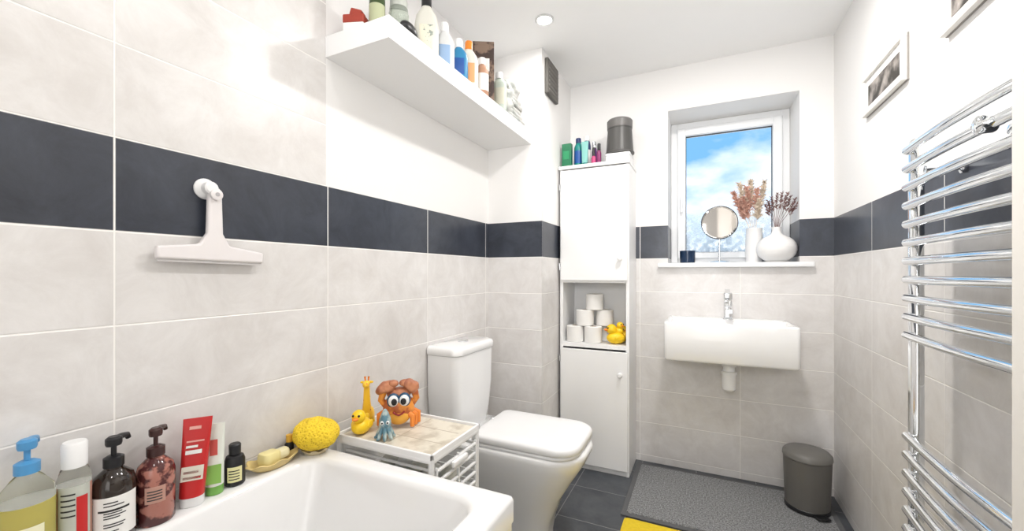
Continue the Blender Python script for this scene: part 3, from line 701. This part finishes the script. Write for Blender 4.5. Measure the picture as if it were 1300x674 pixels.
prof+=[(.034,.152),(.024,.162),(.021,.178),(.025,.196),(.022,.196),(.017,.178),(.018,.160),(.001,.14)]
lathe('vase_body',prof,matw,g,seg=56,ang=70)
g=G('dried_stems',(VX,VY,SZ+.15))
for i in range(9):
    a=-1.2+2.4*i/8; dx=.080*math.sin(a)+.020; dz=.17+.06*math.cos(a*1.3); dy=random.uniform(-.05,.0)
    tube('stem_%d'%i,[(0,0,.0),(dx*.2,dy*.2,dz*.4),(dx*.9,dy*.9,dz*.95)],.0012,br,g,seg=6)
    plume(g,(dx*.45,dy*.45,dz*.40),(dx,dy,dz),br,.0020,60,.028)

# ---------------------------------------------------------------- floor things
rug=patt('grey_rug_pile',(.105,.108,.112),(.34,.345,.35),150,lo=.35,hi=.65,rough=.95,bump=.8)
g=G('grey_bath_mat'); rbox('mat_pile',-.335,.555,2.005,2.545,.002,.013,.01,.004,rug,g)
rbox('mat_border',-.36,.58,1.98,2.575,.0005,.008,.012,.003,P('mat_edge_grey',(.12,.122,.127),.85,bump=.5),g)
g=G('yellow_bath_mat'); rbox('mat',-.335,.30,1.25,1.955,.0005,.016,.02,.006,P('yellow_mat',(.90,.64,.03),.9,bump=1.0,bscale=200,var=.15,scale=80),g)
g=G('pedal_bin',(.462,2.415,.0135))
gp=P('bin_grey',(.12,.115,.107),.42,var=.04)
lathe('bin_base_ring',[(.088,0),(.094,.003),(.094,.018),(.090,.022)],black,g,seg=48)
lathe('bin_body',[(.088,.018),(.092,.02),(.099,.245),(.097,.247)],gp,g,seg=56)
lathe('bin_lid',[(.100,.2475),(.103,.252),(.101,.268),(.090,.280),(.06,.288),(.001,.290)],P('bin_lid_grey',(.15,.145,.135),.4),g,seg=56)
box('bin_hinge',-.025,.025,.085,.107,.225,.268,gp,g,.005)
box('bin_pedal',-.028,.028,-.128,-.080,.006,.014,black,g,.004,rot=(-.1,0,0)) ; g.rotation_euler=(0,0,math.radians(22))

# ---------------------------------------------------------------- lights
def downlight(x,y,watt,size=.16,emit=30):
    g=G('ceiling_downlight',(x,y,CEIL))
    lathe('trim_ring',[(.032,-.001),(.046,-.001),(.046,-.005),(.040,-.009),(.033,-.006),(.032,-.001)],P('downlight_ring',(.62,.62,.62),.35),g,seg=36,cap=False)
    lathe('lamp_face',[(.001,-.003),(.032,-.003),(.032,-.002),(.001,-.002)],P('lamp_glow',(1,1,1),.5,emit=(1,.97,.93),es=emit),g,seg=30)
    ld=D.lights.new('downlight','AREA'); ld.shape='DISK'; ld.size=size; ld.energy=watt; ld.color=(1,.97,.94)
    lo=D.objects.new('lamp_light',ld); scene.collection.objects.link(lo); lo.location=(0,0,-.02); lo.parent=g
downlight(-.70,1.86,2.6)
downlight(.02,1.62,16)  # this one and the next three: unseen fittings added to light the room
downlight(-.05,.75,4.0)
downlight(-.75,.35,1.4)
downlight(-.05,-.35,5)
# added fill lamp, unseen behind the camera, aimed up at the ceiling / far end
fl=D.lights.new('fill_uplight','AREA'); fl.size=.45; fl.energy=7.5; fl.color=(1,.995,.99); fl.spread=math.radians(110)
fo=D.objects.new('fill_uplight_lamp',fl); fo.location=(-.05,-.30,1.50); scene.collection.objects.link(fo)
fo.rotation_euler=Vector((.05,1.5,.48)).to_track_quat('-Z','Y').to_euler()
# added fill: large unseen area lamp behind the camera, facing the room
hl=D.lights.new('rear_fill','AREA'); hl.shape='RECTANGLE'; hl.size=.75; hl.size_y=1.7; hl.energy=7.5; hl.color=(1,.985,.96)
ho=D.objects.new('rear_fill_lamp',hl); ho.location=(.02,YN+.06,1.0); scene.collection.objects.link(ho)
ho.rotation_euler=Vector((-.02,1,0)).to_track_quat('-Z','Y').to_euler()

# world : blue sky with soft clouds
w=D.worlds.new('sky'); scene.world=w; w.use_nodes=True
nt=w.node_tree; N=nt.nodes; L=nt.links; bg=N['Background']
tc=N.new('ShaderNodeTexCoord'); mp=N.new('ShaderNodeMapping'); mp.inputs['Scale'].default_value=(1,1,2.0); mp.inputs['Location'].default_value=(.35,.1,.3)
L.new(tc.outputs['Generated'],mp.inputs[0])
n=N.new('ShaderNodeTexNoise'); n.inputs['Scale'].default_value=6.0; n.inputs['Detail'].default_value=8; n.inputs['Roughness'].default_value=.5; L.new(mp.outputs[0],n.inputs['Vector'])
s_=N.new('ShaderNodeSeparateXYZ'); L.new(tc.outputs['Generated'],s_.inputs[0])
mr=N.new('ShaderNodeMapRange'); mr.inputs[1].default_value=0.08; mr.inputs[2].default_value=.34; mr.inputs[3].default_value=.18; mr.inputs[4].default_value=-.06; L.new(s_.outputs['Z'],mr.inputs[0])
ad=N.new('ShaderNodeMath'); ad.operation='ADD'; L.new(n.outputs['Fac'],ad.inputs[0]); L.new(mr.outputs[0],ad.inputs[1])
cr=N.new('ShaderNodeMapRange'); cr.inputs[1].default_value=.44; cr.inputs[2].default_value=.68; L.new(ad.outputs[0],cr.inputs[0])
mx=N.new('ShaderNodeMix'); mx.data_type='RGBA'; mx.inputs[6].default_value=(.095,.225,.36,1); mx.inputs[7].default_value=(.44,.47,.49,1)
L.new(cr.outputs[0],mx.inputs[0]); L.new(mx.outputs[2],bg.inputs[0]); bg.inputs[1].default_value=2.8

# ---------------------------------------------------------------- camera
cd=D.cameras.new('camera'); cam=D.objects.new('camera',cd); scene.collection.objects.link(cam)
cam.location=(0,0,HC); cam.rotation_euler=(math.pi/2,0,math.radians(25.2))
cd.sensor_width=36; cd.lens=515/1300*36; cd.shift_y=10/1300; cd.clip_start=.03
scene.camera=cam
